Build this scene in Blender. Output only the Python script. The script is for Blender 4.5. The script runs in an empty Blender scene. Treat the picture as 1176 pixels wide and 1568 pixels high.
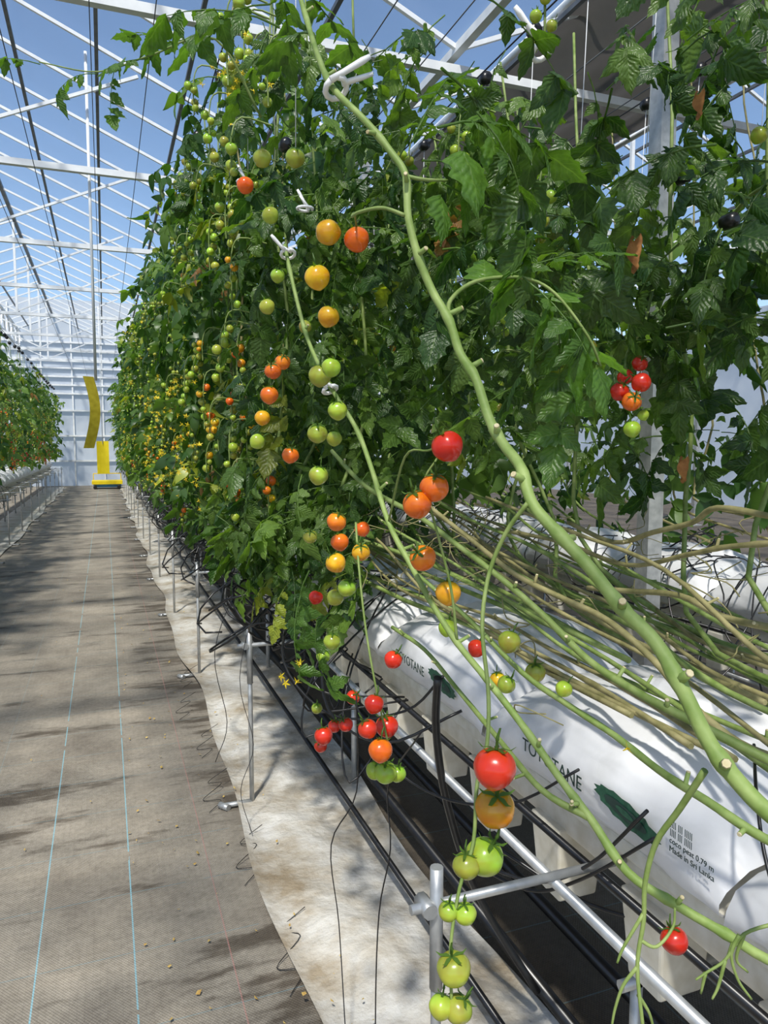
import bpy, math, random
import numpy as np
from mathutils import Vector, Matrix
random.seed(7); rng=np.random.default_rng(11)
SC=bpy.context.scene
PI=math.pi
# ------------------------------------------------------------ materials
def new_mat(name):
    m=bpy.data.materials.new(name); m.use_nodes=True
    nt=m.node_tree; b=nt.nodes['Principled BSDF']; return m,nt,b
def N(nt,t,**kw):
    n=nt.nodes.new(t)
    for k,v in kw.items(): setattr(n,k,v)
    return n
def setin(n,i,v): n.inputs[i].default_value=v
def ramp(nt,fac,stops):
    r=N(nt,'ShaderNodeValToRGB'); e=r.color_ramp.elements
    while len(e)<len(stops): e.new(.5)
    for k,(p,c) in enumerate(stops): e[k].position=p; e[k].color=(*c,1)
    nt.links.new(fac,r.inputs[0]); return r.outputs[0]
def noise(nt,vec,scale,detail=3,rough=.5):
    n=N(nt,'ShaderNodeTexNoise'); setin(n,'Scale',scale); setin(n,'Detail',detail); setin(n,'Roughness',rough)
    nt.links.new(vec,n.inputs['Vector']); return n.outputs[0]
def bump(nt,b,h,strength,dist=.01):
    n=N(nt,'ShaderNodeBump'); setin(n,'Strength',strength); setin(n,'Distance',dist)
    nt.links.new(h,n.inputs['Height']); nt.links.new(n.outputs[0],b.inputs['Normal'])
def math_(nt,op,a,b=None,c=None):
    n=N(nt,'ShaderNodeMath',operation=op)
    for i,x in enumerate((a,b,c)):
        if x is None: continue
        if isinstance(x,(int,float)): n.inputs[i].default_value=x
        else: nt.links.new(x,n.inputs[i])
    return n.outputs[0]
def mixc(nt,f,a,b,mode='MIX'):
    n=N(nt,'ShaderNodeMix',data_type='RGBA',blend_type=mode)
    for i,x in ((0,f),(6,a),(7,b)):
        if isinstance(x,(int,float)): n.inputs[i].default_value=x
        elif isinstance(x,tuple): n.inputs[i].default_value=(*x,1)
        else: nt.links.new(x,n.inputs[i])
    return n.outputs[2]
def geo_pos(nt): return N(nt,'ShaderNodeNewGeometry').outputs['Position']
def simple(name,c1,c2,scale=20,rough=.5,metal=0,bmp=0,trans=0):
    m,nt,b=new_mat(name); P=geo_pos(nt)
    n=noise(nt,P,scale,3); nt.links.new(ramp(nt,n,[(.3,c1),(.7,c2)]),b.inputs['Base Color'])
    setin(b,'Roughness',rough); setin(b,'Metallic',metal)
    if bmp: bump(nt,b,n,bmp,.005)
    if trans:
        t=N(nt,'ShaderNodeBsdfTranslucent'); t.inputs[0].default_value=(*c2,1)
        mx=N(nt,'ShaderNodeMixShader'); setin(mx,0,trans)
        nt.links.new(b.outputs[0],mx.inputs[1]); nt.links.new(t.outputs[0],mx.inputs[2])
        nt.links.new(mx.outputs[0],nt.nodes['Material Output'].inputs[0])
    return m
M={}
M['galv']=simple('galvanised_steel',(.36,.37,.37),(.52,.53,.52),30,.38,.5)
M['white_steel']=simple('white_painted_steel',(.66,.68,.70),(.8,.82,.82),8,.45)
M['dark_steel']=simple('dark_weathered_bar',(.06,.07,.08),(.12,.13,.14),8,.5)
M['black']=simple('black_polyethylene',(.006,.006,.007),(.015,.015,.015),40,.3)
M['foam']=simple('cream_styrofoam',(.62,.58,.47),(.76,.73,.64),25,.75,0,.15)
M['stem']=simple('tomato_stem_green',(.12,.19,.03),(.25,.32,.095),38,.62,0,.35)
M['stem_main']=simple('main_stem_green',(.16,.25,.045),(.31,.40,.12),32,.6,0,.35)
M['stem_old']=simple('old_stem_brown_green',(.16,.15,.05),(.33,.29,.13),30,.7,0,.4)
M['cut']=simple('cut_stem_end',(.5,.42,.22),(.68,.6,.38),80,.8)
M['clip']=simple('white_plastic_clip',(.78,.78,.76),(.88,.88,.86),30,.35)
M['yellow']=simple('yellow_sticky_card',(.85,.66,.01),(.95,.76,.02),12,.5,0,0,.3)
M['olive']=simple('yellow_ribbon_trap',(.34,.28,.02),(.5,.42,.04),20,.4,0,0,.2)
M['blue']=simple('blue_paint',(.05,.22,.5),(.08,.3,.6),12,.5)
M['flower']=simple('tomato_flower_yellow',(.85,.62,.02),(.95,.78,.05),60,.5,0,0,.3)
M['wall']=simple('white_film_wall',(.70,.75,.82),(.84,.88,.92),2,.6,0,0,.5)
M['curtain']=simple('shade_curtain',(.15,.14,.13),(.23,.215,.20),3,.8,0,0,.12)
M['ink']=simple('printed_dark_green_ink',(.008,.03,.025),(.015,.05,.04),20,.5)
M['ink2']=simple('printed_green_ink',(.008,.06,.035),(.02,.11,.06),90,.5)
M['litter']=simple('dry_leaf_litter',(.35,.2,.05),(.6,.45,.12),50,.8)
M['dry']=simple('dry_brown_leaf',(.26,.10,.03),(.48,.22,.06),60,.8,0,.3,.25)
def glass_mat():
    m,nt,b=new_mat('greenhouse_glazing')
    t=N(nt,'ShaderNodeBsdfTransparent'); t.inputs[0].default_value=(.96,.98,1,1)
    setin(b,'Base Color',(.75,.85,.95,1)); setin(b,'Roughness',.3)
    n=noise(nt,geo_pos(nt),1.,3)
    mx=N(nt,'ShaderNodeMixShader'); nt.links.new(math_(nt,'MULTIPLY',n,.18),mx.inputs[0])
    nt.links.new(t.outputs[0],mx.inputs[1]); nt.links.new(b.outputs[0],mx.inputs[2])
    nt.links.new(mx.outputs[0],nt.nodes['Material Output'].inputs[0]); return m
M['glass']=glass_mat()
def floor_mat():
    m,nt,b=new_mat('woven_ground_cover'); P=geo_pos(nt)
    s=N(nt,'ShaderNodeSeparateXYZ'); nt.links.new(P,s.inputs[0]); x,y=s.outputs[0],s.outputs[1]
    big=noise(nt,P,2.2,6,.65); fine=noise(nt,P,45,3,.7)
    mp=N(nt,'ShaderNodeMapping'); mp.inputs['Scale'].default_value=(1.,3.6,1.); nt.links.new(P,mp.inputs[0])
    stain_shade=noise(nt,mp.outputs[0],1.6,6,.62)  # dirt stains plus streaky aisle shadows, both painted into the mat colour
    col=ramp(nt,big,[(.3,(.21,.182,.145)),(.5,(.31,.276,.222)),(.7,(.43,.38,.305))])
    edge_shade=math_(nt,'MULTIPLY',math_(nt,'SUBTRACT',x,.12),.3)  # painted shadow zone, mat colour darkens towards the film on the right
    stain_shade=math_(nt,'SUBTRACT',stain_shade,math_(nt,'MAXIMUM',edge_shade,0.))
    col=mixc(nt,1.,col,ramp(nt,stain_shade,[(.34,(.36,.33,.30)),(.43,(.94,.94,.94)),(.7,(1.1,1.08,1.05))]),'MULTIPLY')
    sx=math_(nt,'SINE',math_(nt,'MULTIPLY',x,700.)); sy=math_(nt,'SINE',math_(nt,'MULTIPLY',y,560.))
    w=math_(nt,'MULTIPLY',sx,sy)
    wv=math_(nt,'MULTIPLY_ADD',w,.12,.9)
    gx=math_(nt,'GREATER_THAN',math_(nt,'FRACT',math_(nt,'MULTIPLY',x,52.)),.9)
    gy=math_(nt,'GREATER_THAN',math_(nt,'FRACT',math_(nt,'MULTIPLY',y,40.)),.92)
    g=math_(nt,'MULTIPLY',math_(nt,'MAXIMUM',gx,gy),.08)
    wv=math_(nt,'SUBTRACT',wv,g)
    col=mixc(nt,1.,col,wv,'MULTIPLY')
    col=mixc(nt,1.,col,ramp(nt,fine,[(.25,(.72,.71,.70)),(.6,(1,1,1))]),'MULTIPLY')
    def line(coord,per,off,wd):
        fr=math_(nt,'FRACT',math_(nt,'DIVIDE',math_(nt,'SUBTRACT',coord,off-50*per),per))
        return math_(nt,'LESS_THAN',fr,wd/per)
    l=line(x,.266,.033,.0045)
    brk=math_(nt,'GREATER_THAN',noise(nt,P,6,2),.38)
    l=math_(nt,'MULTIPLY',l,brk)
    inb=math_(nt,'LESS_THAN',math_(nt,'ABSOLUTE',math_(nt,'ADD',x,.1)),.2)
    l2=math_(nt,'MULTIPLY',l,math_(nt,'MULTIPLY_ADD',inb,.62,.12))
    col=mixc(nt,l2,col,(.22,.45,.52))
    ly=math_(nt,'MULTIPLY',line(y,.31,.02,.004),.4); ly=math_(nt,'MULTIPLY',ly,brk)
    col=mixc(nt,ly,col,(.15,.26,.29))
    lr=math_(nt,'MULTIPLY',line(x,5.,.30,.004),.45)
    col=mixc(nt,lr,col,(.45,.16,.12))
    nt.links.new(col,b.inputs['Base Color']); setin(b,'Roughness',.75)
    bump(nt,b,math_(nt,'ADD',w,math_(nt,'MULTIPLY',fine,2.)),.35,.002); return m
M['floor']=floor_mat()
def film_mat():
    m,nt,b=new_mat('dirty_plastic_film'); P=geo_pos(nt)
    big=noise(nt,P,3.2,6,.62); f2=noise(nt,P,14,4,.6)
    col=ramp(nt,big,[(.34,(.33,.27,.19)),(.43,(.46,.42,.35)),(.54,(.56,.54,.49)),(.7,(.64,.63,.60))])
    col=mixc(nt,.45,col,ramp(nt,f2,[(.3,(.6,.52,.41)),(.55,(1,1,1))]),'MULTIPLY')
    nt.links.new(col,b.inputs['Base Color']); setin(b,'Roughness',.34)
    bump(nt,b,noise(nt,P,22,5,.55),.6,.018); return m
M['film']=film_mat()
def bag_mat():
    m,nt,b=new_mat('white_grow_bag_plastic'); P=geo_pos(nt)
    n=noise(nt,P,9,5,.6)
    nt.links.new(ramp(nt,n,[(.25,(.68,.68,.68)),(.5,(.80,.80,.81)),(.8,(.86,.86,.86))]),b.inputs['Base Color'])
    setin(b,'Roughness',.4)
    mp=N(nt,'ShaderNodeMapping'); mp.inputs['Scale'].default_value=(1.8,.5,1.8); mp.inputs['Rotation'].default_value=(.3,.2,.4); nt.links.new(P,mp.inputs[0])
    bump(nt,b,noise(nt,mp.outputs[0],8,2,.45),.4,.03)
    t=N(nt,'ShaderNodeBsdfTranslucent'); t.inputs[0].default_value=(.9,.9,.9,1)
    mx=N(nt,'ShaderNodeMixShader'); setin(mx,0,.12)
    nt.links.new(b.outputs[0],mx.inputs[1]); nt.links.new(t.outputs[0],mx.inputs[2])
    nt.links.new(mx.outputs[0],nt.nodes['Material Output'].inputs[0]); return m
M['bag']=bag_mat()
def leaf_mat(name,detail):
    m,nt,b=new_mat(name); P=geo_pos(nt)
    a=N(nt,'ShaderNodeAttribute',attribute_name='Col').outputs['Color']
    c=a
    if detail:
        uv=N(nt,'ShaderNodeAttribute',attribute_name='luv').outputs['Vector']
        s=N(nt,'ShaderNodeSeparateXYZ'); nt.links.new(uv,s.inputs[0]); S,T=s.outputs[0],s.outputs[1]
        aS=math_(nt,'ABSOLUTE',S)
        mid=math_(nt,'LESS_THAN',aS,.05)
        ph=math_(nt,'SUBTRACT',math_(nt,'MULTIPLY',T,42.),math_(nt,'MULTIPLY',aS,15.))
        lat=math_(nt,'COSINE',ph)
        latm=math_(nt,'MULTIPLY',math_(nt,'GREATER_THAN',lat,.965),.55)
        vein=math_(nt,'MAXIMUM',mid,latm)
        n=noise(nt,P,60,2)
        c=mixc(nt,1.,a,ramp(nt,n,[(.25,(.66,.68,.6)),(.7,(1.18,1.15,1.1))]),'MULTIPLY')
        c=mixc(nt,math_(nt,'MULTIPLY',vein,.32),c,(.2,.32,.08))
        h=math_(nt,'ADD',math_(nt,'MULTIPLY',lat,-.3),math_(nt,'MULTIPLY',noise(nt,P,120,1),1.3))
        h=math_(nt,'SUBTRACT',h,math_(nt,'MULTIPLY',mid,.8))
        bump(nt,b,h,.55,.003)
    nt.links.new(c,b.inputs['Base Color']); setin(b,'Roughness',.38); setin(b,'Specular IOR Level',.5)
    t=N(nt,'ShaderNodeBsdfTranslucent'); nt.links.new(mixc(nt,1.,c,(1.9,2.1,.55),'MULTIPLY'),t.inputs[0])
    mx=N(nt,'ShaderNodeMixShader'); setin(mx,0,.4)
    nt.links.new(b.outputs[0],mx.inputs[1]); nt.links.new(t.outputs[0],mx.inputs[2])
    nt.links.new(mx.outputs[0],nt.nodes['Material Output'].inputs[0]); return m
M['leaf']=leaf_mat('tomato_leaf',True); M['leaf_far']=leaf_mat('tomato_leaf_plain',False)
def fruit_mat():
    m,nt,b=new_mat('tomato_skin')
    a=N(nt,'ShaderNodeAttribute',attribute_name='Col').outputs['Color']; P=geo_pos(nt)
    n=noise(nt,P,45,2)
    c=mixc(nt,1.,a,ramp(nt,n,[(.3,(.86,.72,.7)),(.7,(1.06,1.25,1.1))]),'MULTIPLY')
    nt.links.new(c,b.inputs['Base Color']); setin(b,'Roughness',.25)
    setin(b,'Coat Weight',.2); setin(b,'Coat Roughness',.12)
    t=N(nt,'ShaderNodeBsdfTranslucent'); nt.links.new(c,t.inputs[0])
    mx=N(nt,'ShaderNodeMixShader'); setin(mx,0,.12)
    nt.links.new(b.outputs[0],mx.inputs[1]); nt.links.new(t.outputs[0],mx.inputs[2])
    nt.links.new(mx.outputs[0],nt.nodes['Material Output'].inputs[0]); return m
M['fruit']=fruit_mat()
# ------------------------------------------------------------ mesh builder
class MB:
    def __init__(s): s.v=[];s.f=[];s.m=[];s.sm=[]
    def tube(s,pts,r,seg=6,mi=0,cap=True,smooth=True,up=None):
        P=[Vector(p) for p in pts]; n=len(P)
        if not hasattr(r,'__len__'): r=[r]*n
        base=len(s.v); prev=None
        for i in range(n):
            t=(P[min(i+1,n-1)]-P[max(i-1,0)]).normalized()
            if prev is None:
                a=Vector(up) if up else (Vector((0,0,1)) if abs(t.z)<.9 else Vector((1,0,0)))
                x=(a-t*a.dot(t)).normalized()
            else: x=(prev-t*prev.dot(t)).normalized()
            prev=x; y=t.cross(x)
            for k in range(seg):
                an=2*PI*(k+.5)/seg
                s.v.append(tuple(P[i]+(x*math.cos(an)+y*math.sin(an))*r[i]))
        for i in range(n-1):
            for k in range(seg):
                a=base+i*seg+k;b=base+i*seg+(k+1)%seg
                s.f.append((a,b,b+seg,a+seg)); s.m.append(mi); s.sm.append(smooth)
        if cap:
            s.f.append(tuple(base+k for k in reversed(range(seg)))); s.m.append(mi); s.sm.append(False)
            s.f.append(tuple(base+(n-1)*seg+k for k in range(seg))); s.m.append(mi); s.sm.append(False)
    def bar(s,a,b,w,mi=0): s.tube([a,b],w*.707,4,mi,True,False)
    def box(s,lo,hi,mi=0,taper=0):
        b=len(s.v);x0,y0,z0=lo;x1,y1,z1=hi
        for z,t in ((z0,taper),(z1,0)):
            for x,y in ((x0+t,y0+t),(x1-t,y0+t),(x1-t,y1-t),(x0+t,y1-t)): s.v.append((x,y,z))
        for q in ((3,2,1,0),(4,5,6,7),(0,1,5,4),(1,2,6,5),(2,3,7,6),(3,0,4,7)):
            s.f.append(tuple(b+i for i in q)); s.m.append(mi); s.sm.append(False)
    def quad(s,a,b,c,d,mi=0,smooth=False):
        n=len(s.v); s.v+= [tuple(a),tuple(b),tuple(c),tuple(d)]; s.f.append((n,n+1,n+2,n+3)); s.m.append(mi); s.sm.append(smooth)
    def grid(s,fn,nu,nv,mi=0):
        b=len(s.v)
        for i in range(nu+1):
            for j in range(nv+1): s.v.append(tuple(fn(i/nu,j/nv)))
        for i in range(nu):
            for j in range(nv):
                a=b+i*(nv+1)+j; s.f.append((a,a+1,a+nv+2,a+nv+1)); s.m.append(mi); s.sm.append(True)
    def obj(s,name,mats,parent=None,bevel=0):
        me=bpy.data.meshes.new(name); me.from_pydata(s.v,[],s.f)
        for k in mats: me.materials.append(M[k])
        me.polygons.foreach_set('material_index',s.m); me.polygons.foreach_set('use_smooth',s.sm); me.update()
        o=bpy.data.objects.new(name,me); bpy.context.collection.objects.link(o)
        if bevel:
            md=o.modifiers.new('b','BEVEL'); md.width=bevel; md.segments=2; md.limit_method='ANGLE'
        if parent: o.parent=parent
        return o
def empty(name):
    o=bpy.data.objects.new(name,None); o.empty_display_size=.1; bpy.context.collection.objects.link(o); return o
def spline(pts,n=4):
    P=[Vector(p) for p in pts]; P=[P[0]*2-P[1]]+P+[P[-1]*2-P[-2]]; out=[]
    for i in range(1,len(P)-2):
        a,b,c,d=P[i-1:i+3]
        for k in range(n):
            t=k/n
            out.append(.5*((2*b)+(c-a)*t+(2*a-5*b+4*c-d)*t*t+(3*b-a-3*c+d)*t**3))
    out.append(P[-2]); return out
def lerp(a,b,t): return a+(b-a)*t
mm=lambda L:[(x/1000,y/1000,z/1000) for x,y,z in L]
class NP:
    def __init__(s): s.V=[];s.Q=[];s.C=[];s.U=[];s.n=0
    def add(s,tv,tq,tu,R,pos,col,cmul=None):
        k=len(pos); nv=len(tv)
        V=np.einsum('kij,nj->kni',R,tv)+pos[:,None,:]
        Q=tq[None]+(np.arange(k)*nv)[:,None,None]+s.n
        C=np.repeat(col[:,None,:],nv,1)
        if cmul is not None: C=C*cmul[None]
        s.V.append(V.reshape(-1,3)); s.Q.append(Q.reshape(-1,4)); s.C.append(C.reshape(-1,3)); s.U.append(np.tile(tu,(k,1))); s.n+=k*nv
    def obj(s,name,mat,parent=None):
        V=np.concatenate(s.V).astype(np.float32);Q=np.concatenate(s.Q).astype(np.int32)
        C=np.concatenate(s.C);U=np.concatenate(s.U).astype(np.float32)
        me=bpy.data.meshes.new(name); nq=len(Q)
        me.vertices.add(len(V)); me.vertices.foreach_set('co',V.ravel())
        me.loops.add(nq*4); me.loops.foreach_set('vertex_index',Q.ravel())
        me.polygons.add(nq); me.polygons.foreach_set('loop_start',np.arange(0,nq*4,4,dtype=np.int32))
        try: me.polygons.foreach_set('loop_total',np.full(nq,4,dtype=np.int32))
        except Exception: pass
        me.polygons.foreach_set('use_smooth',np.ones(nq,dtype=bool))
        me.update(calc_edges=True)
        ca=me.attributes.new('Col','FLOAT_COLOR','POINT'); ca.data.foreach_set('color',np.concatenate([C,np.ones((len(C),1))],1).astype(np.float32).ravel())
        ua=me.attributes.new('luv','FLOAT_VECTOR','POINT'); ua.data.foreach_set('vector',U.ravel())
        me.materials.append(M[mat])
        o=bpy.data.objects.new(name,me); bpy.context.collection.objects.link(o)
        if parent: o.parent=parent
        return o
def rotmats(az,pitch,roll,scale):
    ca,sa=np.cos(az),np.sin(az);cp,sp=np.cos(pitch),np.sin(pitch);cr,sr=np.cos(roll),np.sin(roll)
    fy=np.stack([sa*cp,ca*cp,sp],-1); sx=np.stack([ca,-sa,0*az],-1); uz=np.cross(sx,fy)
    X=sx*cr[:,None]+uz*sr[:,None]; Z=-sx*sr[:,None]+uz*cr[:,None]
    return np.stack([X,fy,Z],-1)*scale[:,None,None]
def leaflet(nt,ns,L,W,droop,fold,rnd):
    v=[];u=[]
    for i in range(nt+1):
        t=i/nt
        w=W*(math.sin(PI*min(1,t**.62*.97+.03)))**.8 if t<1 else .0
        if nt>7 and 0<i<nt: w*=1+.17*math.cos(t*PI*7+rnd*.3)
        if i==nt: w=W*.03
        if i==0: w=W*.06
        for j in range(-ns,ns+1):
            s=j/ns
            z=-droop*L*t*t - fold*abs(s)**1.4*w + .035*L*math.sin(6*t+rnd+2.5*s)*abs(s)
            if nt>7: z+=.014*L*math.cos(t*PI*7+rnd*.3-abs(s)*2)*(abs(s)-.3)+.012*L*math.sin(t*19+rnd*5+s*6)
            y=L*t - .05*L*abs(s)
            v.append((s*w,y,z)); u.append((s,t,0))
    q=[]
    k=2*ns+1
    for i in range(nt):
        for j in range(k-1): q.append((i*k+j,i*k+j+1,(i+1)*k+j+1,(i+1)*k+j))
    return np.array(v),np.array(q),np.array(u,float)
def compound(nt,ns,pairs,rnd,rachis=True):
    r=random.Random(rnd); V=[];Q=[];U=[];n=0
    curl=r.uniform(.3,1.1)
    def rp(t):
        a=curl*t; return np.array((0.05*math.sin(rnd+3*t),math.sin(a)/curl,-(1-math.cos(a))/curl)),a
    items=[]
    for k in range(pairs):
        t=.3+.55*k/max(1,pairs-1)
        for sd in (-1,1):
            items.append((t+r.uniform(-.03,.03),sd*r.uniform(.8,1.3),r.uniform(.25,.36)*(1 if k else .75)))
        if nt>4 and k<pairs-1: items.append((t+.12,r.choice((-1,1))*1.3,.1))
    items.append((.95,r.uniform(-.2,.2),.4))
    for t,ang,L in items:
        lv,lq,lu=leaflet(nt,ns,L,L*r.uniform(.25,.34),r.uniform(.05,.45),r.uniform(-.2,.6),r.uniform(0,6))
        p,a=rp(t)
        ro=r.uniform(-.5,.5)
        m=(Matrix.Rotation(-a,3,'X') @ Matrix.Rotation(-ang,3,'Z') @ Matrix.Rotation(r.uniform(-.8,.1),3,'X')@Matrix.Rotation(ro,3,'Y'))
        lv=lv@np.array(m).T+p
        V.append(lv);Q.append(lq+n);U.append(lu);n+=len(lv)
    if rachis:
        sg=5 if nt>4 else 2
        base=n;vv=[]
        for i in range(sg+1):
            p,a=rp(.97*i/sg); rr=.010*(1-.6*i/sg)
            for dx,dz in ((rr,0),(0,rr),(-rr,0),(0,-rr)): vv.append((p[0]+dx,p[1],p[2]+dz))
        V.append(np.array(vv));U.append(np.tile((0.,.5,0),(len(vv),1)))
        Q.append(np.array([(base+i*4+k,base+i*4+(k+1)%4,base+(i+1)*4+(k+1)%4,base+(i+1)*4+k) for i in range(sg) for k in range(4)]))
    return np.concatenate(V),np.concatenate(Q),np.concatenate(U)
HI=[compound(12,2,3,i) for i in range(8)]
MID=[compound(5,1,3,20+i) for i in range(6)]
LO=[compound(3,1,2,40+i,False) for i in range(5)]
def leafcols(n,bright=1.,yellow=.04):
    t=rng.random(n)[:,None]
    a=np.array((.024,.066,.014));b=np.array((.13,.215,.042)); c=a*(1-t**1.6)+b*t**1.6
    y=rng.random(n)<yellow; c[y]=np.array((.24,.28,.035))*rng.uniform(.6,1.1,(y.sum(),1))
    y=rng.random(n)<yellow*.1; c[y]=np.array((.26,.13,.04))
    return c*bright
def band(np_,n,xf,yr,zr,azc,azs,tmpl,size,bright=1.,yellow=.03,pitch=(-1.0,.35),ypow=1.,keep=None):
    y=yr[0]+(yr[1]-yr[0])*rng.random(n)**ypow; z=rng.uniform(zr[0],zr[1],n)
    lo,hi=xf(y,z); x=lo+(hi-lo)*rng.random(n)
    az=azc+rng.normal(0,azs,n); pi_=rng.uniform(pitch[0],pitch[1],n); ro=rng.normal(0,.45,n); sc=rng.uniform(size[0],size[1],n)
    R=rotmats(az,pi_,ro,sc); pos=np.stack([x,y,z],-1)
    ok=np.ones(n,bool) if keep is None else keep(x,y,z)
    pos=pos-R[:,:,1]*.5
    col=leafcols(n,bright,yellow); k=rng.integers(0,len(tmpl),n)
    for i,(tv,tq,tu) in enumerate(tmpl):
        m=(k==i)&ok
        if m.any(): np_.add(tv,tq,tu,R[m],pos[m],col[m])
def cubesphere(n):
    v=[];q=[];idx={}
    def vid(p):
        p=Vector(p).normalized(); key=tuple(round(c,5) for c in p)
        if key not in idx: idx[key]=len(v); v.append(p)
        return idx[key]
    for ax in range(3):
        for sg in (-1,1):
            for i in range(n):
                for j in range(n):
                    def pt(a,b):
                        a=math.tan((a/n-.5)*PI/2);b=math.tan((b/n-.5)*PI/2)
                        c=[0,0,0];c[ax]=sg;c[(ax+1)%3]=a;c[(ax+2)%3]=b;return c
                    f=[vid(pt(i,j)),vid(pt(i+1,j)),vid(pt(i+1,j+1)),vid(pt(i,j+1))]
                    q.append(f if sg>0 else f[::-1])
    out=[]
    for p in v:
        r=1+.03*math.cos(5*math.atan2(p.y,p.x))*(1-abs(p.z))
        z=p.z*.98
        h=math.hypot(p.x,p.y)
        if z>0: z-=.16*math.exp(-(h/.35)**2)
        else: z-=.07*math.exp(-(h/.3)**2)
        tp=1-.08*(p.z<0)*abs(p.z)
        out.append((p.x*r*tp,p.y*r*tp,z))
    return np.array(out),np.array(q)
FS={k:cubesphere(k) for k in (10,5,3)}
RIPE={'G':(.40,.47,.05),'Y':(.86,.39,.014),'O':(.86,.16,.010),'R':(.70,.028,.012)}
TOP={'G':(.7,.85,.8),'Y':(.75,1.05,1),'O':(1,1.4,1),'R':(1,1.6,1)}
def calyx():
    v=[];q=[]
    for k in range(5):
        a=2*PI*k/5; b=len(v)
        for (r,w,z) in ((.05,.06,.86),(.35,.13,.93),(.7,.09,.86),(.95,.02,1.05)):
            for s in (-1,1): v.append((r*math.cos(a)-s*w*math.sin(a),r*math.sin(a)+s*w*math.cos(a),z))
        for i in range(3): q.append((b+2*i,b+2*i+1,b+2*i+3,b+2*i+2))
    b=len(v)
    for (z,r,ox) in ((.8,.09,0),(1.25,.07,.02),(1.3,.11,.03),(1.45,.1,.04),(1.9,.06,.2)):
        for k in range(4): v.append((r*math.cos(k*PI/2)+ox,r*math.sin(k*PI/2),z))
    for i in range(4):
        for k in range(4): q.append((b+i*4+k,b+i*4+(k+1)%4,b+(i+1)*4+(k+1)%4,b+(i+1)*4+k))
    v=np.array(v);return v,np.array(q),np.tile((0.,.5,0),(len(v),1))
CAL=calyx()
def add_fruit(fnp,cnp,pos,r,col,lod=5,tilt=.45):
    pos=np.array(pos,float);r=np.array(r,float);k=len(pos)
    if not k: return
    tv,tq=FS[lod]; tu=np.zeros_like(tv)
    az=rng.uniform(0,2*PI,k);p=rng.normal(0,tilt,k);ro=rng.normal(0,tilt,k)
    R=rotmats(az,p,ro,r)
    cm=np.array([RIPE[c] for c in col])*rng.uniform(.88,1.1,(k,1))
    cm[:,1]*=rng.uniform(.8,1.25,k)
    for c in 'GYOR':
        m=np.array([x==c for x in col])
        if not m.any(): continue
        w=np.clip((tv[:,2]-.1)/.8,0,1)[:,None]
        fnp.add(tv,tq,tu,R[m],pos[m],cm[m],1+(np.array(TOP[c])-1)*w)
    if cnp is not None:
        cc=np.tile((.09,.17,.03),(k,1)); cnp.add(CAL[0],CAL[1],CAL[2],R,pos,cc)
# ============================================================ SHELL
YN,YF=-3.,29.
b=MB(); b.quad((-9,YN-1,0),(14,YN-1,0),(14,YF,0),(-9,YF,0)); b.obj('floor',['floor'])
b=MB()
b.quad((-9,YF,0),(14,YF,0),(14,YF,4.4),(-9,YF,4.4),0)
b.quad((-9,YF,4.4),(14,YF,4.4),(14,YF,6.6),(-9,YF,6.6),0)
for i in range(24): b.bar((-9+i,YF-.04,0),(-9+i,YF-.04,6.4),.05,1)
for z in (.9,1.8,2.7,3.3,3.6,3.9,4.2,4.5,4.8,5.1): b.bar((-9,YF-.06,z),(14,YF-.06,z),.06,1)
b.obj('wall_far',['wall','white_steel'])
b=MB(); b.quad((-9,YN,0),(-9,YF,0),(-9,YF,4.6),(-9,YN,4.6)); b.obj('wall_left',['wall'])
b=MB(); b.quad((14,YN,0),(14,YF,0),(14,YF,4.6),(14,YN,4.6)); b.obj('wall_right',['wall'])
RX=[(-9,4.3),(-5.6,4.3),(-1.55,6.0),(2.45,4.3),(6.4,6.0),(10.3,4.3),(14,6.0)]
g=MB()
for (x0,z0),(x1,z1) in zip(RX[:-1],RX[1:]):
    g.quad((x0,YN,z0+.06),(x1,YN,z1+.06),(x1,YF,z1+.06),(x0,YF,z0+.06),0)
g.obj('ceiling',['glass'])
fr=MB()
for (x0,z0),(x1,z1) in zip(RX[:-1],RX[1:]):
    n=5
    y=YN
    while y<=YF: fr.bar((x0,y,z0),(x1,y,z1),.032,0); y+=1.0
    for k in range(1,n):
        t=k/n; fr.bar((lerp(x0,x1,t),YN,lerp(z0,z1,t)-.03),(lerp(x0,x1,t),YF,lerp(z0,z1,t)-.03),.035,1)
for x,z in RX: fr.bar((x,YN,z),(x,YF,z),.06,1 if z>5 else 0)
y=-1.
while y<YF:
    for x0,x1 in ((-5.6,2.45),(2.45,10.3)):
        fr.bar((x0,y,4.15),(x1,y,4.15),.06,0)
        xm=(x0+x1)/2
        fr.bar((xm,y,4.15),(xm,y,5.95),.045,0); fr.bar((xm,y,4.2),(xm-2.,y,5.1),.03,0); fr.bar((xm,y,4.2),(xm+2.,y,5.1),.03,0)
    y+=3.0
for x in (-2.6,):
    fr.bar((x,YN,5.35),(x,YF,5.35),.06,0); fr.bar((x,YN,4.75),(x,YF,4.75),.06,0)
    y=YN;k=0
    while y<YF-.6:
        fr.bar((x,y,5.35 if k%2 else 4.75),(x,y+.6,4.75 if k%2 else 5.35),.04,0); y+=.6;k+=1
for x in (-.9,-.5,.0,.35,1.2,1.6,2.0,3.0,3.6): fr.tube([(x,YN,3.95),(x,YF,3.95)],.004,4,1)
fr.obj('roof_truss_frame',['white_steel','dark_steel'])
b=MB()
for X in (-5.6,2.45,10.3):
    y=2.75
    while y<YF: b.bar((X-.1,y,0),(X-.1,y,4.25),.08,0); b.box((X-.2,y-.1,0),(X,y+.1,.02),0); y+=4
b.obj('greenhouse_steel_posts',['galv'])
b=MB()
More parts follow.
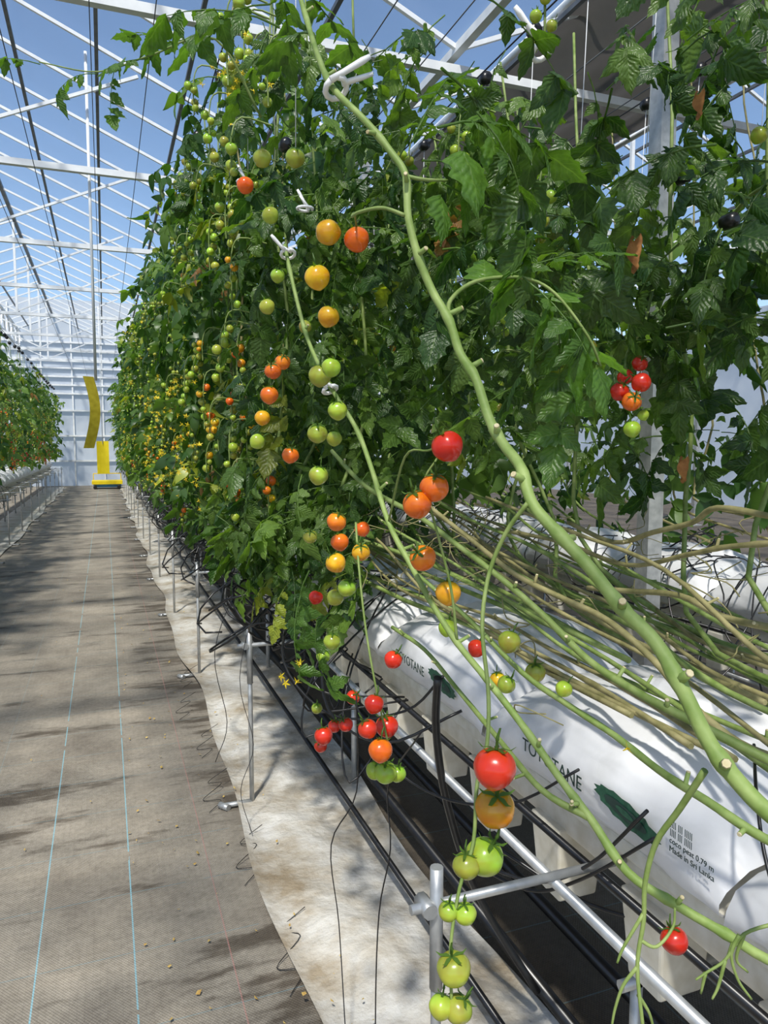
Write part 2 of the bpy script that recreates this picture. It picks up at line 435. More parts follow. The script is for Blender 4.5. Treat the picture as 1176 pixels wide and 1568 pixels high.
b.grid(lambda u,v:(lerp(3.35,5.3,v),lerp(-2,18,u),4.72-.14*math.sin(v*PI)+.035*math.sin(v*26+math.sin(u*30))),60,40,0)
for x in (3.3,5.35): b.tube([(x,-2,4.74),(x,18,4.74)],.03,6,1)
b.obj('shade_curtain',['curtain','white_steel'])
# ============================================================ GUTTER ROWS
def gutter_row(x0,x1,post_x,ys,ye,name,sgn=1,step=.79):
    root=empty(name)
    xa,xb=min(x0,x1),max(x0,x1)
    t=MB()
    t.box((xa+.05,ys,.62),(xb-.05,ye,.73),0); t.box((xa+.02,ys,.70),(xb-.02,ye,.735),0)
    y=ys+.1
    while y<ye:
        t.box((xa+.03,y,.45),(xa+.16,y+.12,.63),0,.014); t.box((xb-.16,y,.45),(xb-.03,y+.12,.63),0,.014); y+=.33
    t.obj('trough',['foam'],root,.006)
    s=MB(); y=1.14
    while y<ys: y+=1.83
    fx=x0 if sgn>0 else x1
    for xr in (post_x+.25*sgn,xa+.1,xb-.1): s.tube([(xr,ys,.43 if xr>xa-.05 and xr<xb+.05 else .665),(xr,ye,.43 if xr>xa-.05 and xr<xb+.05 else .665)],.011,8,0)
    while y<ye:
        s.tube([(post_x,y,.0),(post_x,y,.74)],.0095,10,0)
        s.tube([(post_x,y,.52),(post_x,y,.75)],.012,10,0)
        s.tube([(post_x,y,.015),(post_x-.13*sgn,y,.015)],.011,8,0); s.tube([(post_x-.10*sgn,y-.02,.012),(post_x-.13*sgn,y+.02,.012)],.014,8,0)
        s.tube([(post_x-.05*sgn,y,.68),(fx+.04*sgn,y,.68)],.009,8,0)
        s.tube([(post_x-.02*sgn,y-.02,.68),(post_x-.02*sgn,y+.025,.68)],.014,8,0)
        s.tube([(xa+.04,y,.41),(xb-.04,y,.41)],.013,8,0)
        for xx in (xa+.08,xb-.08): s.tube([(xx,y,0),(xx,y,.42)],.013,8,0)
        y+=1.83
    s.obj('stand_frame',['galv'],root)
    bg=MB(); sec=[(.02,.735),(-.012,.77),(-.010,.82),(.005,.87),(.05,.92),(.13,.95),(.22,.962),(.3,.965),(.38,.96),(.46,.945),(.53,.91),(.585,.85),(.6,.79),(.58,.735)]
    w=xb-xa
    y=ys
    while y<ye-.1:
        L=step-.012; k=30 if y<8 else 10
        base=len(bg.v)
        for i in range(k+1):
            u=i/k; e=min(1,math.sin(PI*min(max(u,.012),.988))**.25*1.02)
            for j,(dx,z) in enumerate(sec):
                dx=dx/.6*w
                top=max(0,min(1,(z-.86)/.08))
                zz=.735+(z-.735)*e; zz+=(.005*math.sin(9*u*3+j*1.7+y*7)+.007*math.sin(15*u+j*.9+y)*top+.004*math.sin(37*u-j*1.3)*top)*(j not in(0,len(sec)-1))
                xx=(xa+dx) + .0035*math.sin(17*u+j*.8+y*3)
                bg.v.append((xx,y+u*L,zz))
        m=len(sec)
        for i in range(k):
            for j in range(m-1):
                a=base+i*m+j; bg.f.append((a,a+m,a+m+1,a+1)); bg.m.append(0); bg.sm.append(True)
        y+=step
    bg.obj('grow_bags',['bag'],root)
    d=MB(); r=random.Random(5)
    d.tube([(fx-.02*sgn,ys,.66),(fx-.02*sgn,ye,.66)],.009,6,0)
    y=ys+.2
    while y<min(ye,14):
        for q in range((0 if y<1.9 else 3) if y<7 else 1):
            yy=y+r.uniform(-.1,.1); o=r.uniform(.06,.33); dz=r.uniform(-.22,.1)
            d.tube(spline([(fx,yy,.67),(fx-o*sgn,yy+r.uniform(-.1,.1),.66+dz),(fx-o*.8*sgn,yy+r.uniform(.05,.25),.80+dz*.5),(fx+.03*sgn,yy+r.uniform(.1,.3),.96),(fx+.15*sgn,yy+r.uniform(.1,.4),.975)],5),.0036,5,0)
        y+=.3
    if sgn>0:
        y=1.14+1.83
        while y<ye:
            for q in range(14 if y<8 else 5):
                c=Vector((post_x+r.uniform(-.06,.22),y+r.uniform(-.4,.45),.83+r.uniform(-.10,.13))); R=r.uniform(.07,.24); ph=r.uniform(0,6)
                d.tube([c+Vector((.7*R*math.cos(a*.7+ph),R*math.sin(a*.7+ph)*.9,R*.7*math.sin(a*.55+ph*2))) for a in range(13)],.0045,5,0)
            y+=1.83
    d.obj('drip_tubing',['black'],root)
    return root
gr=gutter_row(.9,1.5,.53,-.73,28.5,'grow_gutter',sgn=1)
gl=gutter_row(-2.35,-1.75,-1.36,2.,28.5,'grow_gutter',sgn=-1)
g2=gutter_row(2.6,3.2,2.75,-.5,28.5,'grow_gutter',sgn=1)
def text(body,loc,size,tilt=0,mat='ink'):
    t=bpy.data.curves.new('bag_print','FONT'); t.body=body; t.size=size; t.extrude=.0004; t.materials.append(M[mat])
    o=bpy.data.objects.new('bag_print',t); bpy.context.collection.objects.link(o)
    m=Matrix(((0,0,-1),(-1,0,0),(0,1,0))).to_4x4()
    o.matrix_world=Matrix.Translation(loc)@m@Matrix.Rotation(tilt,4,'Z'); o.parent=gr; return o
for yy in (1.43,2.22,3.01): text('TOYOTANE',(.880,yy,.80),.042)
for yy in (1.07,1.87,2.66):
    b=MB()
    for s,(ry,rz,mi,xo) in enumerate(((.085,.022,0,0),(.06,.012,1,-.0012),(.025,.006,0,-.002))):
        n=26; base=len(b.v)
        for i in range(n):
            a=2*PI*i/n; rr=1+.14*(i%2)*(s==0)
            b.v.append((.880+xo,yy+ry*math.cos(a)*rr,.82+rz*math.sin(a)*rr+.12*ry*math.cos(a)))
        b.f.append(tuple(range(base,base+n))); b.m.append(mi); b.sm.append(False)
    b.obj('leaf_logo',['ink2','ink'],gr)
for i in range(4): text('Made in Sri Lanka' if i==3 else ('|||| ||| |||||' if i<2 else 'coco peat 0.79 m'),(.880,.955,.855-.015*i),.014,0)
text('TOYOTANE',(2.57,3.2,.82),.06)
b=MB()
for x,r_,mi in ((1.02,.018,0),(1.22,.018,0),(.86,.010,0),(1.36,.016,1)): b.tube([(x,-1,.09 if mi==0 else .2),(x,28,.09 if mi==0 else .2)],r_,10,mi)
b.tube(spline([(.72,1.55,.95),(.74,1.6,.8),(.78,1.62,.6),(.86,1.6,.35),(.98,1.5,.12)],5),.010,8,0)
b.tube(spline([(.78,1.35,.62),(.9,1.2,.56),(1.0,1.0,.6)],5),.0045,6,0)
b.tube(spline([(.70,1.4,.60),(.80,1.25,.60),(.84,1.12,.70),(.87,1.0,.86)],5),.0038,6,0)
b.tube(spline([(.72,1.42,.58),(.80,1.27,.57),(.84,1.14,.66),(.87,.98,.82)],5),.0038,6,0)
b.tube(spline([(.6,1.9,.86),(.63,1.7,.72),(.72,1.55,.66),(.8,1.35,.72),(.87,1.2,.85)],5),.0032,6,0)
b.tube(spline([(.62,2.2,.9),(.58,2.0,.74),(.68,1.8,.7),(.86,1.7,.8)],5),.004,6,0)
b.tube(spline([(.60,2.5,.95),(.52,2.3,.80),(.62,2.1,.68),(.80,1.95,.72),(.88,1.85,.85)],5),.004,6,0)
b.tube(spline([(.88,.70,.60),(.78,.66,.66),(.72,.58,.78),(.80,.48,.85),(.88,.40,.86)],5),.005,6,0)
b.tube(spline([(1.0,.9,1.0),(.9,.8,.97),(.86,.74,.90),(.84,.66,.80),(.87,.6,.72)],5),.0028,6,0)
b.obj('irrigation_pipe',['black','galv'])
b=MB()
def filmf(u,v):
    y=lerp(.2,28,u**1.6); e=.035*math.sin(y*1.9)+.02*math.sin(y*4.3+1)
    x=lerp(.47+e*.7,1.02+.6*e,v)
    z=.006+.012*(1+math.sin(y*9+v*7))*math.sin(PI*min(1,v*1.3))**2+.010*(1+math.sin(y*3.1+v*4))+.004*math.sin(y*37+v*19)*math.sin(v*PI)
    if v in(0.,1.): z+=.008
    return (x,y,z)
b.grid(filmf,420,20,0); b.obj('plastic_film_sheet',['film'])
b=MB(); b.grid(lambda u,v:(lerp(-1.32-.03*math.sin(u*40),-1.95,v),lerp(2,28,u),.012+.01*math.sin(u*90+v*5)**2),120,6,0); b.obj('plastic_film_sheet',['film'])
b=MB(); r=random.Random(3)
for i in range(260):
    y=.9+9*r.random()**1.7; x=r.uniform(.05,.62) if r.random()<.75 else r.uniform(-1.2,.3); s=r.uniform(.003,.010); a=r.uniform(0,6)
    c=Vector((x,y,.010 if x<.45 else .04)); dx=Vector((math.cos(a),math.sin(a),0))*s; dy=Vector((-math.sin(a),math.cos(a),.5))*s*.6
    b.quad(c-dx,c-dy,c+dx+Vector((0,0,.004)),c+dy,0)
b.obj('leaf_litter',['litter'])
b=MB()
b.tube(spline(mm([(505,1150,1000),(518,1347,814),(517,1335,682),(491,1332,550),(477,1315,328),(480,1310,60)]),5),.0016,4,0)
b.tube(spline(mm([(500,1500,950),(520,1560,700),(470,1600,560),(500,1640,330),(490,1560,120),(480,1500,30)]),5),.0016,4,0)
b.tube(spline([(.55,2.9,.9),(.46,2.8,.6),(.50,2.75,.35),(.44,2.7,.2),(.47,2.66,.05)],5),.0016,4,0)
b.tube(spline([(.55,3.3,.9),(.42,3.2,.6),(.46,3.15,.3),(.40,3.1,.15)],5),.0016,4,0)
for k in range(7):
    y0=1.3+k*.55; x0=r.uniform(.25,.45)
    b.tube(spline([(x0,y0,.006),(x0+.06,y0+.08,.012),(x0-.01,y0+.12,.006),(x0+.08,y0+.2,.03),(x0+.03,y0+.27,.01),(x0+.12,y0+.3,.05)],5),.0013,4,0)
b.obj('loose_wire',['black'])
# ============================================================ hanging items
tr=empty('ribbon_trap')
b=MB(); b.tube([(-.05,8.1,5.3),(-.06,8.1,2.14)],.016,6,0); b.obj('cord',['white_steel'],tr)
b=MB(); b.grid(lambda u,v:(-.13+.10*(v-.5)+.055*math.sin(u*PI*1.1),8.1+.05*(v-.5),lerp(2.18,1.46,u)),24,3,0)
b.obj('ribbon',['olive'],tr)
b=MB(); b.tube([(-.03,15.3,4.1),(-.03,15.3,1.5)],.006,5,1); b.grid(lambda u,v:(-.14+.22*u,15.3+.02*math.sin(u*3),lerp(.93,1.56,v)),4,6,0)
b.obj('sticky_card',['yellow','white_steel'])
b=MB(); b.box((-.43,26.4,.16),(.54,27.2,.28),0); b.box((-.38,26.5,.06),(.5,27.1,.17),1)
for x in (-.33,.42): b.tube([(x,26.35,.07),(x,27.25,.07)],.06,10,2)
b.bar((-.38,27.15,.2),(-.38,27.15,.5),.03,0); b.bar((.5,27.15,.2),(.5,27.15,.5),.03,0); b.bar((-.38,27.15,.5),(.5,27.15,.5),.03,0)
b.obj('harvest_trolley',['yellow','blue','black'],None,.01)
b=MB(); r=random.Random(9)
for X in (.6,-1.55,1.9,2.9):
    b.tube([(X,-1,3.42),(X,28.5,3.42)],.004,4,0)
    y=.6
    while y<28:
        if r.random()<.85:
            c=Vector((X+r.uniform(-.02,.02),y,3.38+r.uniform(-.05,.03))); b.tube([c+Vector((0,-.03,0)),c+Vector((0,-.022,0)),c+Vector((0,.022,0)),c+Vector((0,.03,0))],[.012,.032,.032,.012],8,0)
            b.tube([c,c+Vector((0,.05,-.55-r.random()*.5))],.0018,4,1)
        y+=.42
for c in ((.42,1.75,2.55),(.45,1.9,2.25),(1.35,1.5,2.15),(1.2,1.2,1.95)):
    c=Vector(c); b.tube([c+Vector((0,-.02,0)),c+Vector((0,-.015,0)),c+Vector((0,.015,0)),c+Vector((0,.02,0))],[.006,.015,.015,.006],8,0)
b.obj('trellis_wire',['black','white_steel'])
# ============================================================ ROW STEMS
def row_stems(name,x0,xface,ys,ye,step,sgn=1,seg=6,zt=3.3):
    b=MB(); r=random.Random(len(name)+int(ys*10))
    y=ys
    while y<ye:
        bx=x0+r.uniform(.1,.45)*sgn
        pts=[(bx,y-r.uniform(.6,1.2),.97),(lerp(bx,xface,.35),y-.3,1.0+r.uniform(0,.15)),(xface+r.uniform(-.05,.2)*sgn,y,1.2+r.uniform(0,.1))]
        z=1.2
        xx=xface+r.uniform(.0,.3)*sgn
        while z<zt: z+=.4; pts.append((xx+r.uniform(-.03,.03),y+(z-1.2)*.12+r.uniform(-.03,.03),z))
        P=spline(pts,3); n=len(P)
        b.tube(P,[lerp(.0080,.0042,i/n) for i in range(n)],seg,0 if r.random()<.75 else 1)
        y+=step*r.uniform(.7,1.3)
    return b.obj(name,['stem','stem_old'])
def row_fruit(fn,cn,sb,n,xface,yr,zr,sgn,lod,seed,dens=7,ypow=1.,bias=0.):
    r=random.Random(seed); P=[];R=[];C=[]
    for i in range(n):
        y=yr[0]+(yr[1]-yr[0])*r.random()**ypow; z=r.uniform(*zr); x=xface(y,z)+r.uniform(-.05,.14)*sgn
        k=r.randint(3,dens); h=(z-zr[0])/(zr[1]-zr[0]); ripe=r.random()*.62+(.34-h)*.8+bias
        pts=[Vector((x+.12*sgn,y,z+.05)),Vector((x+.03*sgn,y,z+.06)),Vector((x,y,z)),Vector((x,y,z-.03*k))]
        sb.tube(spline(pts,3),.003,4,0,False)
        for j in range(k):
            s=(-1)**j; rr=r.uniform(.012,.019)*(1-.3*(j/k)*(r.random()))
            P.append((x+r.uniform(-.02,.02),y+s*rr*1.1+r.uniform(-.006,.006),z-.03*j-.01)); R.append(rr)
            v=ripe-.11*j+r.uniform(-.1,.1)
            C.append('R' if v>.74 else 'O' if v>.52 else 'Y' if v>.40 else 'G')
    add_fruit(fn,cn,P,R,C,lod)
right=empty('tomato_row')
leaf=NP();lf=NP()
def faceR(y,z):
    lo=.42+.10*np.clip((2.2-z)/1.2,0,1)+.08*np.sin(y*3.1+z*2.3); return lo,lo+.75
def kt(x,y,z):
    cap=1.5+.41*(.37*x+.93*y)+rng.normal(0,.12,len(x))
    ok=(z<cap)|(x/y>.72)&(rng.random(len(x))<.58)|(x<.72)
    ok&=(np.hypot(np.hypot(x-.82,y-1.02),z-1.6)>.29)&(np.hypot(np.hypot(x-1.04,y-1.29),z-1.62)>.19)
    return ok&~((x/y>.72)&(z>2.5))
def ktop(x,y,z): return (z<2.5)|(rng.random(len(x))<.4)
Wd=-PI/2
band(leaf,340,faceR,(2.35,3.6),(1.15,2.95),Wd,1.0,HI,(.17,.29),1.15,.04,keep=ktop)
band(leaf,150,faceR,(1.9,3.6),(2.2,2.9),Wd,1.0,HI,(.15,.26),1.25,.03,keep=ktop)
band(lf,1200,faceR,(3.4,7.),(1.0,3.3),Wd,1.0,MID,(.18,.31),1.35,.07)
band(lf,2300,faceR,(7.,16),(1.0,3.4),Wd,1.1,MID,(.21,.36),1.4,.08)
band(lf,2000,faceR,(16,28.4),(1.0,3.45),Wd,1.1,LO,(.28,.46),1.4,.08)
band(leaf,110,lambda y,z:(.45+0*y,.8+0*y),(2.2,3.4),(.98,1.35),Wd,1.2,HI,(.16,.26),1.2,.10)
band(leaf,270,lambda y,z:(.80+0*y,1.35+0*y),(.75,2.4),(1.50,2.7),Wd,1.6,HI,(.15,.28),1.05,.008,keep=kt)
band(leaf,180,lambda y,z:(1.15+0*y,2.1+0*y),(.9,3.2),(1.45,2.85),0,3.,HI,(.19,.31),1.05,.01,keep=kt)
band(lf,480,lambda y,z:(1.3+0*y,2.3+0*y),(3,10),(1.3,3.1),0,3.,MID,(.24,.4),1.2,.03,keep=kt)
band(lf,680,lambda y,z:(2.5+0*y,3.4+0*y),(1.2,16),(1.15,2.9),0,3.,MID,(.26,.42),1.2,.04)
band(lf,420,lambda y,z:(4.3+0*y,5.4+0*y),(1.,14),(.5,2.9),0,3.,LO,(.36,.55),1.2,.04)
leaf.obj('foliage',"leaf",right); lf.obj('foliage_distant','leaf_far',right)
fn=NP();cn=NP();sb=MB()
fx=lambda y,z:.40+.06*max(0,min(1,(2.2-z)/1.2))
row_fruit(fn,cn,sb,30,fx,(2.1,3.6),(1.35,2.9),1,5,1,6)
row_fruit(fn,cn,sb,85,fx,(3.4,9),(1.1,3.2),1,3,2,6)
row_fruit(fn,None,sb,120,fx,(9,24),(1.1,3.2),1,3,3)
row_fruit(fn,cn,sb,14,lambda y,z:1.0,(1.5,3),(1.6,2.6),1,5,4)
fn.obj('fruit','fruit',right); cn.obj('calyces','leaf_far',right); sb.obj('truss_stalks',['stem'],right)
for o in (row_stems('vine_stems',.9,.6,2.5,28,.26),row_stems('vine_stems_inner',1.1,1.3,1.2,9,.3,zt=2.5),row_stems('vine_stems_back',2.7,2.9,1.2,12,.4)): o.parent=right
def flowers(n,xr,yr,zr,seed,parent,sz=.012):
    b=MB(); r=random.Random(seed)
    for i in range(n):
        c=Vector((r.uniform(*xr),r.uniform(*yr),r.uniform(*zr)))
        for q in range(r.randint(1,4)):
            d=c+Vector((r.uniform(-.03,.03),r.uniform(-.03,.03),r.uniform(-.05,.02)))
            a=Vector((r.uniform(-1,.2),r.uniform(-1,1),r.uniform(-1,.3))).normalized(); e=a.orthogonal().normalized(); g=a.cross(e)
            for k in range(5):
                t=2*PI*k/5; p=e*math.cos(t)+g*math.sin(t); qv=e*math.cos(t+.5)+g*math.sin(t+.5); q2=e*math.cos(t-.5)+g*math.sin(t-.5)
                b.quad(d,d+q2*sz*.5,d+p*sz*1.3-a*sz*.3,d+qv*sz*.5,0)
            b.tube([d,d+a*sz*.9],[sz*.22,sz*.08],5,0)
    return b.obj('flowers',['flower'],parent)
flowers(60,(.30,.43),(3.,6.5),(1.2,1.95),3,right,.013); flowers(50,(.32,.46),(6.5,16),(1.2,3.1),4,right,.017); flowers(10,(.36,.48),(2.0,2.6),(2.5,2.9),5,right,.010)
left=empty('tomato_row')
leaf=NP()
def faceL(y,z):
    hi=-1.42+.06*np.sin(y*3+z*2); return hi-.8,hi
band(leaf,600,faceL,(4,9.),(1.25,3.2),PI/2,1.,MID,(.25,.4),1.3,.08)
band(leaf,1700,faceL,(8,28.4),(1.2,3.2),PI/2,1.,LO,(.28,.46),1.3,.08)
leaf.obj('foliage','leaf_far',left)
fn=NP();sb=MB()
row_fruit(fn,None,sb,200,lambda y,z:-1.4,(7,24),(1.15,2.4),-1,3,8,bias=.3)
fn.obj('fruit','fruit',left); sb.obj('truss_stalks',['stem'],left)
row_stems('vine_stems_left',-1.8,-1.6,4,28,.4,-1,5).parent=left
# ============================================================ HERO VINES
vine=empty('tomato_vine')
A=[(330,1292,2270),(330,1231,2186),(323,1137,2082),(330,1086,2018),(362,1035,1957),(390,1009,1910),(405,989,1872),(403,975,1814),(413,964,1760),(430,953,1711),(444,926,1666),(453,912,1623),(463,884,1586),(465,851,1534),(470,821,1500),(473,784,1472),(470,752,1431),(483,718,1399),(499,680,1365),(517,644,1324),(531,606,1294),(536,570,1253),(541,540,1212),(550,512,1183),(568,482,1156),(610,441,1123),(720,330,1060),(850,200,980)]
B=[(403,1717,1956),(407,1651,1849),(420,1581,1725),(432,1459,1619),(463,1385,1532),(473,1319,1451),(474,1235,1360),(491,1168,1289),(501,1094,1232),(517,1040,1184),(531,967,1145),(548,892,1099),(564,816,1047),(576,766,1015),(592,712,970),(633,672,942),(673,634,920),(720,592,895),(800,480,900),(850,350,930)]
C=[(489,1639,1485),(527,1510,1409),(591,1373,1355),(628,1268,1307),(662,1176,1263),(700,1081,1207),(723,981,1152),(743,885,1126),(769,799,1108),(829,697,1073),(950,500,1010)]
D=[(806,1827,1342),(849,1642,1264),(876,1465,1201),(916,1340,1169),(944,1219,1144),(959,1101,1094),(953,991,1043),(962,897,1010),(991,809,1000)]
E=[(1109,1601,1300),(1122,1433,1269),(1105,1282,1310),(1111,1175,1342),(1084,1082,1380),(1114,962,1369)]
F=[(1084,1928,1249),(1149,1687,1236),(1182,1458,1207),(1170,1253,1261),(1172,1148,1292),(1198,1033,1315)]
G=[(1090,1487,1152),(1114,1372,1164),(1118,1211,1184),(1128,1098,1162),(1150,982,1162)]
H=[(499,1281,1155),(527,1192,1132),(545,1096,1088),(541,933,1055),(539,824,1034),(576,766,1015)]
I=[(626,1453,1219),(683,1317,1144),(727,1186,1069),(749,1068,1043),(759,956,1030),(758,848,1016),(745,745,1021),(775,645,1000),(850,500,1000)]
J=[(545,547,1179),(541,575,1126),(532,596,1082),(526,604,1034),(523,601,993),(515,599,944),(512,583,883)]
SM=[[(523,602,1000),(502,606,965),(495,607,948)],[(519,601,972),(535,594,965),(559,597,979),(562,598,1000)],[(671,555,986),(631,569,972),(611,574,944),(590,580,930),(580,583,923)],[(611,574,944),(603,574,916),(596,575,902)],[(625,570,972),(617,572,951),(623,567,923),(636,560,902)],[(515,599,944),(500,602,925),(492,604,900),(488,604,880)],[(514,595,915),(525,590,895),(533,590,870)],[(631,569,972),(628,575,940),(640,570,925)],[(590,580,930),(588,583,905)]]
K=[(464,752,1431),(449,775,1394),(433,787,1342),(414,767,1283),(409,741,1213),(396,719,1160),(375,702,1125),(360,681,1071),(340,673,1028),(325,663,972),(324,657,910)]
L=[(405,989,1872),(429,979,1867),(468,987,1873)]
Mq=[(400,975,1814),(373,997,1828),(349,1027,1828),(350,1060,1831),(400,1200,1880),(421,1251,1872)]
Nq=[(442,923,1666),(458,952,1700),(507,969,1733),(580,964,1742),(623,945,1719),(666,923,1657),(695,930,1616)]
O=[(474,1235,1360),(456,1114,1479),(471,1056,1490),(460,975,1500)]
Pq=[(517,1040,1184),(506,1043,1274),(477,1043,1379),(456,1035,1441),(472,1022,1480)]
T=[(467,1205,940),(433,1191,1077),(426,1224,1175),(428,1265,1275),(441,1322,1352)]
V=[(1522,1386,1785),(1428,1542,1918),(1381,1357,2039),(1363,1259,2063)]
Wq=[(1062,1335,1640),(1132,1418,1710),(1169,1410,1770),(1263,1493,1880)]
Xq=[(405,1968,2336),(285,1920,2482),(131,1918,2416),(14,1903,2353),(-112,1952,2375)]
b=MB(); cut=MB(); r=random.Random(21)
def stem(path,r0,r1,mi=0,nodes=0,seg=8,stub=.5):
    P=spline(mm(path),5); n=len(P); rad=[]
    for i in range(n):
        t=i/(n-1); q=lerp(r0,r1,t)
        if nodes:
            ph=(t*nodes)%1; q*=1+.3*math.exp(-((ph-.5)/.08)**2)
        rad.append(q/1000)
    b.tube(P,rad,seg,mi)
    for k in range(int(nodes)):
        if r.random()<stub:
            i=min(n-2,int((k+.5)/nodes*n)); d=(P[i+1]-P[i]).normalized()
            s=Vector((r.uniform(-1,1),r.uniform(-1,.2),r.uniform(-.3,1))); s=(s-d*s.dot(d)).normalized()
            R=rad[i]; e=P[i]+s*(R+r.uniform(.008,.018))
            b.tube([P[i],P[i]+s*R*1.3,e],[R*.7,R*.55,R*.5],7,mi); cut.tube([e,e+s*.0018],[R*.52,R*.4],7,0)
stem(A,4.1,8.8,2,15,12,.9)
for pth,r0,r1,mi,nd in ((B,4.2,6.3,2,16),(C,4.6,7,0,10),(D,5.5,7.5,1,8),(E,5.5,6,1,5),(F,5,6,1,6),(G,6,7,1,4),(H,3.6,4.6,0,5),(I,4.6,6.5,2,8)): stem(pth,r0,r1,mi,nd,8,.65)
for pth,r0,r1 in ((J,3.6,2.0),(K,2.9,1.7),(L,3.,1.8),(Mq,2.8,1.9),(Nq,3.3,1.9),(O,2.,1.5),(Pq,2.4,1.5),(T,1.8,2.2),(V,5,4),(Wq,2.2,3.5),(Xq,3.3,1.3)): stem(pth,r0,r1)
for s_ in SM: stem(s_,2.2,1.2)
for k in range(20):
    x=r.uniform(.85,1.55); y0=r.uniform(1.6,3.2); z0=r.uniform(1.06,1.38)
    pts=[(x*1000,y0*1000,z0*1000)]
    for q in range(1,7): pts.append(((x+.05*math.sin(k+q)+r.uniform(-.04,.04))*1000,(y0-q*.33)*1000,(max(.99,z0-.055*q+r.uniform(-.035,.035)))*1000))
    stem(pts,3.8,6.0,1 if r.random()<.5 else 0,9,6,.45)
for k in range(60):
    c=Vector((r.uniform(.7,1.6),r.uniform(.8,2.6),r.uniform(1.0,1.25))); p=[c]
    for q in range(4): p.append(p[-1]+Vector((r.uniform(-.07,.07),r.uniform(-.08,.08),r.uniform(-.03,.05))))
    b.tube(spline(p,3),.0016,4,1)
b.obj('stem',['stem','stem_old','stem_main'],vine); cut.obj('pruned_ends',['cut'],vine)
FR=[(365,646,1168,22,'R'),(388,685,1102,22,'Y'),(376,685,1049,21,'G'),(352,681,1046,15,'G'),(345,669,1000,12,'G'),(328,675,1003,11,'G'),(327,659,949,18,'G'),(331,656,905,15,'G'),(314,662,908,13,'G'),
(424,1173,1051,17,'R'),(467,1225,986,21,'R'),(412,1173,1008,17,'R'),(431,1160,972,21,'O'),(462,1218,902,21,'G'),(448,1236,900,17,'G'),(490,1230,890,16,'G'),
(364,1285,960,17,'R'),(514,1619,839,17,'R'),(537,1791,769,17,'R'),(502,1799,717,17,'R'),(515,1882,788,15,'G'),(531,1619,903,17,'R'),(490,1251,1101,17,'R'),(457,1669,1139,17,'R'),
(459,962,1497,23,'R'),(460,1007,1435,22,'O'),(435,1014,1410,22,'O'),(485,1105,1313,22,'O'),(522,1085,1256,21,'Y'),(586,1221,1160,17,'G'),(636,1198,1122,17,'R'),(682,1159,1140,21,'G'),(782,1376,992,17,'Y'),(685,1173,1055,17,'G'),(815,1279,1032,21,'G'),(845,1222,1012,17,'G'),
(375,1269,1865,22,'Y'),(421,1251,1853,22,'O'),(355,1269,1788,22,'Y'),(414,1404,1746,21,'Y'),(499,1907,1805,17,'G'),(326,1302,1995,17,'G'),(292,1417,2029,17,'G'),(281,1533,2016,17,'O'),(326,1510,1956,17,'G'),(397,1767,1897,17,'G'),(340,1622,1797,17,'G'),
(373,1322,1625,21,'G'),(373,1249,1632,17,'G'),(381,1239,1558,17,'G'),(411,1479,1522,21,'G'),(467,1546,1512,17,'G'),(346,1241,1446,17,'G'),(368,1599,1677,17,'O'),(321,1482,1646,17,'O'),(290,1375,1591,17,'O'),(323,1605,1557,17,'Y'),(311,1604,1506,17,'G'),(348,1455,1478,17,'O'),
(373,1223,1366,17,'O'),(404,1305,1319,17,'O'),(438,1443,1257,21,'Y'),(440,1289,1300,17,'Y'),(518,1508,1317,17,'O'),(413,1293,1234,17,'G'),(423,1399,1194,17,'G'),(414,1394,1107,17,'G'),(469,1652,1000,17,'G'),(449,1687,1282,17,'G'),
(1093,1326,1674,17,'R'),(1062,1335,1646,17,'R'),(1038,1253,1626,20,'R'),(1017,1294,1610,20,'R'),(1018,1257,1587,20,'O'),(990,1218,1530,17,'G'),(1066,1278,1561,12,'G'),
(690,733,841,18,'R'),(1247,1179,2116,17,'G')]
fn=NP();cn=NP()
add_fruit(fn,cn,[(a/1000,b_/1000,c/1000) for a,b_,c,_,_ in FR],[q[3]/1000 for q in FR],[q[4] for q in FR],10,.35)
fn.obj('fruit','fruit',vine); cn.obj('calyces','leaf_far',vine)
hl=NP()
HL=[((.623,.945,1.72),30,-30,10,.17,1),((.666,.923,1.66),10,-55,-15,.19,1.2),((.60,.96,1.74),60,10,0,.17,1.1),((.58,.964,1.742),150,-35,20,.17,1.1),
((.55,.97,1.74),100,30,0,.16,1.),((.468,.987,1.873),60,0,10,.2,1.1),((.46,1.0,1.95),80,25,0,.22,.9),
((.48,1.05,2.05),70,-20,30,.24,.8),((.52,1.0,1.98),90,-45,10,.24,.8),((.42,1.02,1.93),60,60,0,.2,1.),((.55,1.1,2.2),90,0,0,.24,.8),
((.33,1.2,2.15),0,30,0,.2,1.1),((.35,1.3,2.28),40,10,0,.22,1.1),((.30,1.3,2.2),-90,20,10,.2,1.1),((.33,1.5,2.35),-60,10,10,.2,1.1),((.36,1.6,2.45),20,20,10,.2,1.1),
((.28,1.92,2.48),-80,10,0,.17,1.2),((.13,1.918,2.41),-120,-20,0,.15,1.3),((.014,1.9,2.35),-100,-10,0,.13,1.3),((-.11,1.95,2.37),-80,10,0,.13,1.3),((.2,1.92,2.45),-60,30,0,.14,1.3),((.06,1.91,2.38),-30,-40,0,.12,1.3),
((.45,1.7,1.2),-70,-60,0,.2,1.1),((.42,1.65,1.15),-120,-70,0,.2,1.2),((.44,1.6,1.1),-60,-75,0,.18,1.),
((1.15,1.42,1.78),120,-30,0,.2,1.),((1.25,1.4,1.75),60,-40,0,.24,1.),((.95,.62,1.38),90,-60,0,.16,2.)]
for i,(p,az,pi_,ro,sc,br) in enumerate(HL):
    R=rotmats(np.array([math.radians(az)]),np.array([math.radians(pi_)]),np.array([math.radians(ro)]),np.array([sc]))
    tv,tq,tu=HI[i%8]; hl.add(tv,tq,tu,R,np.array([p]),np.array([(.07,.145,.026)])*br)
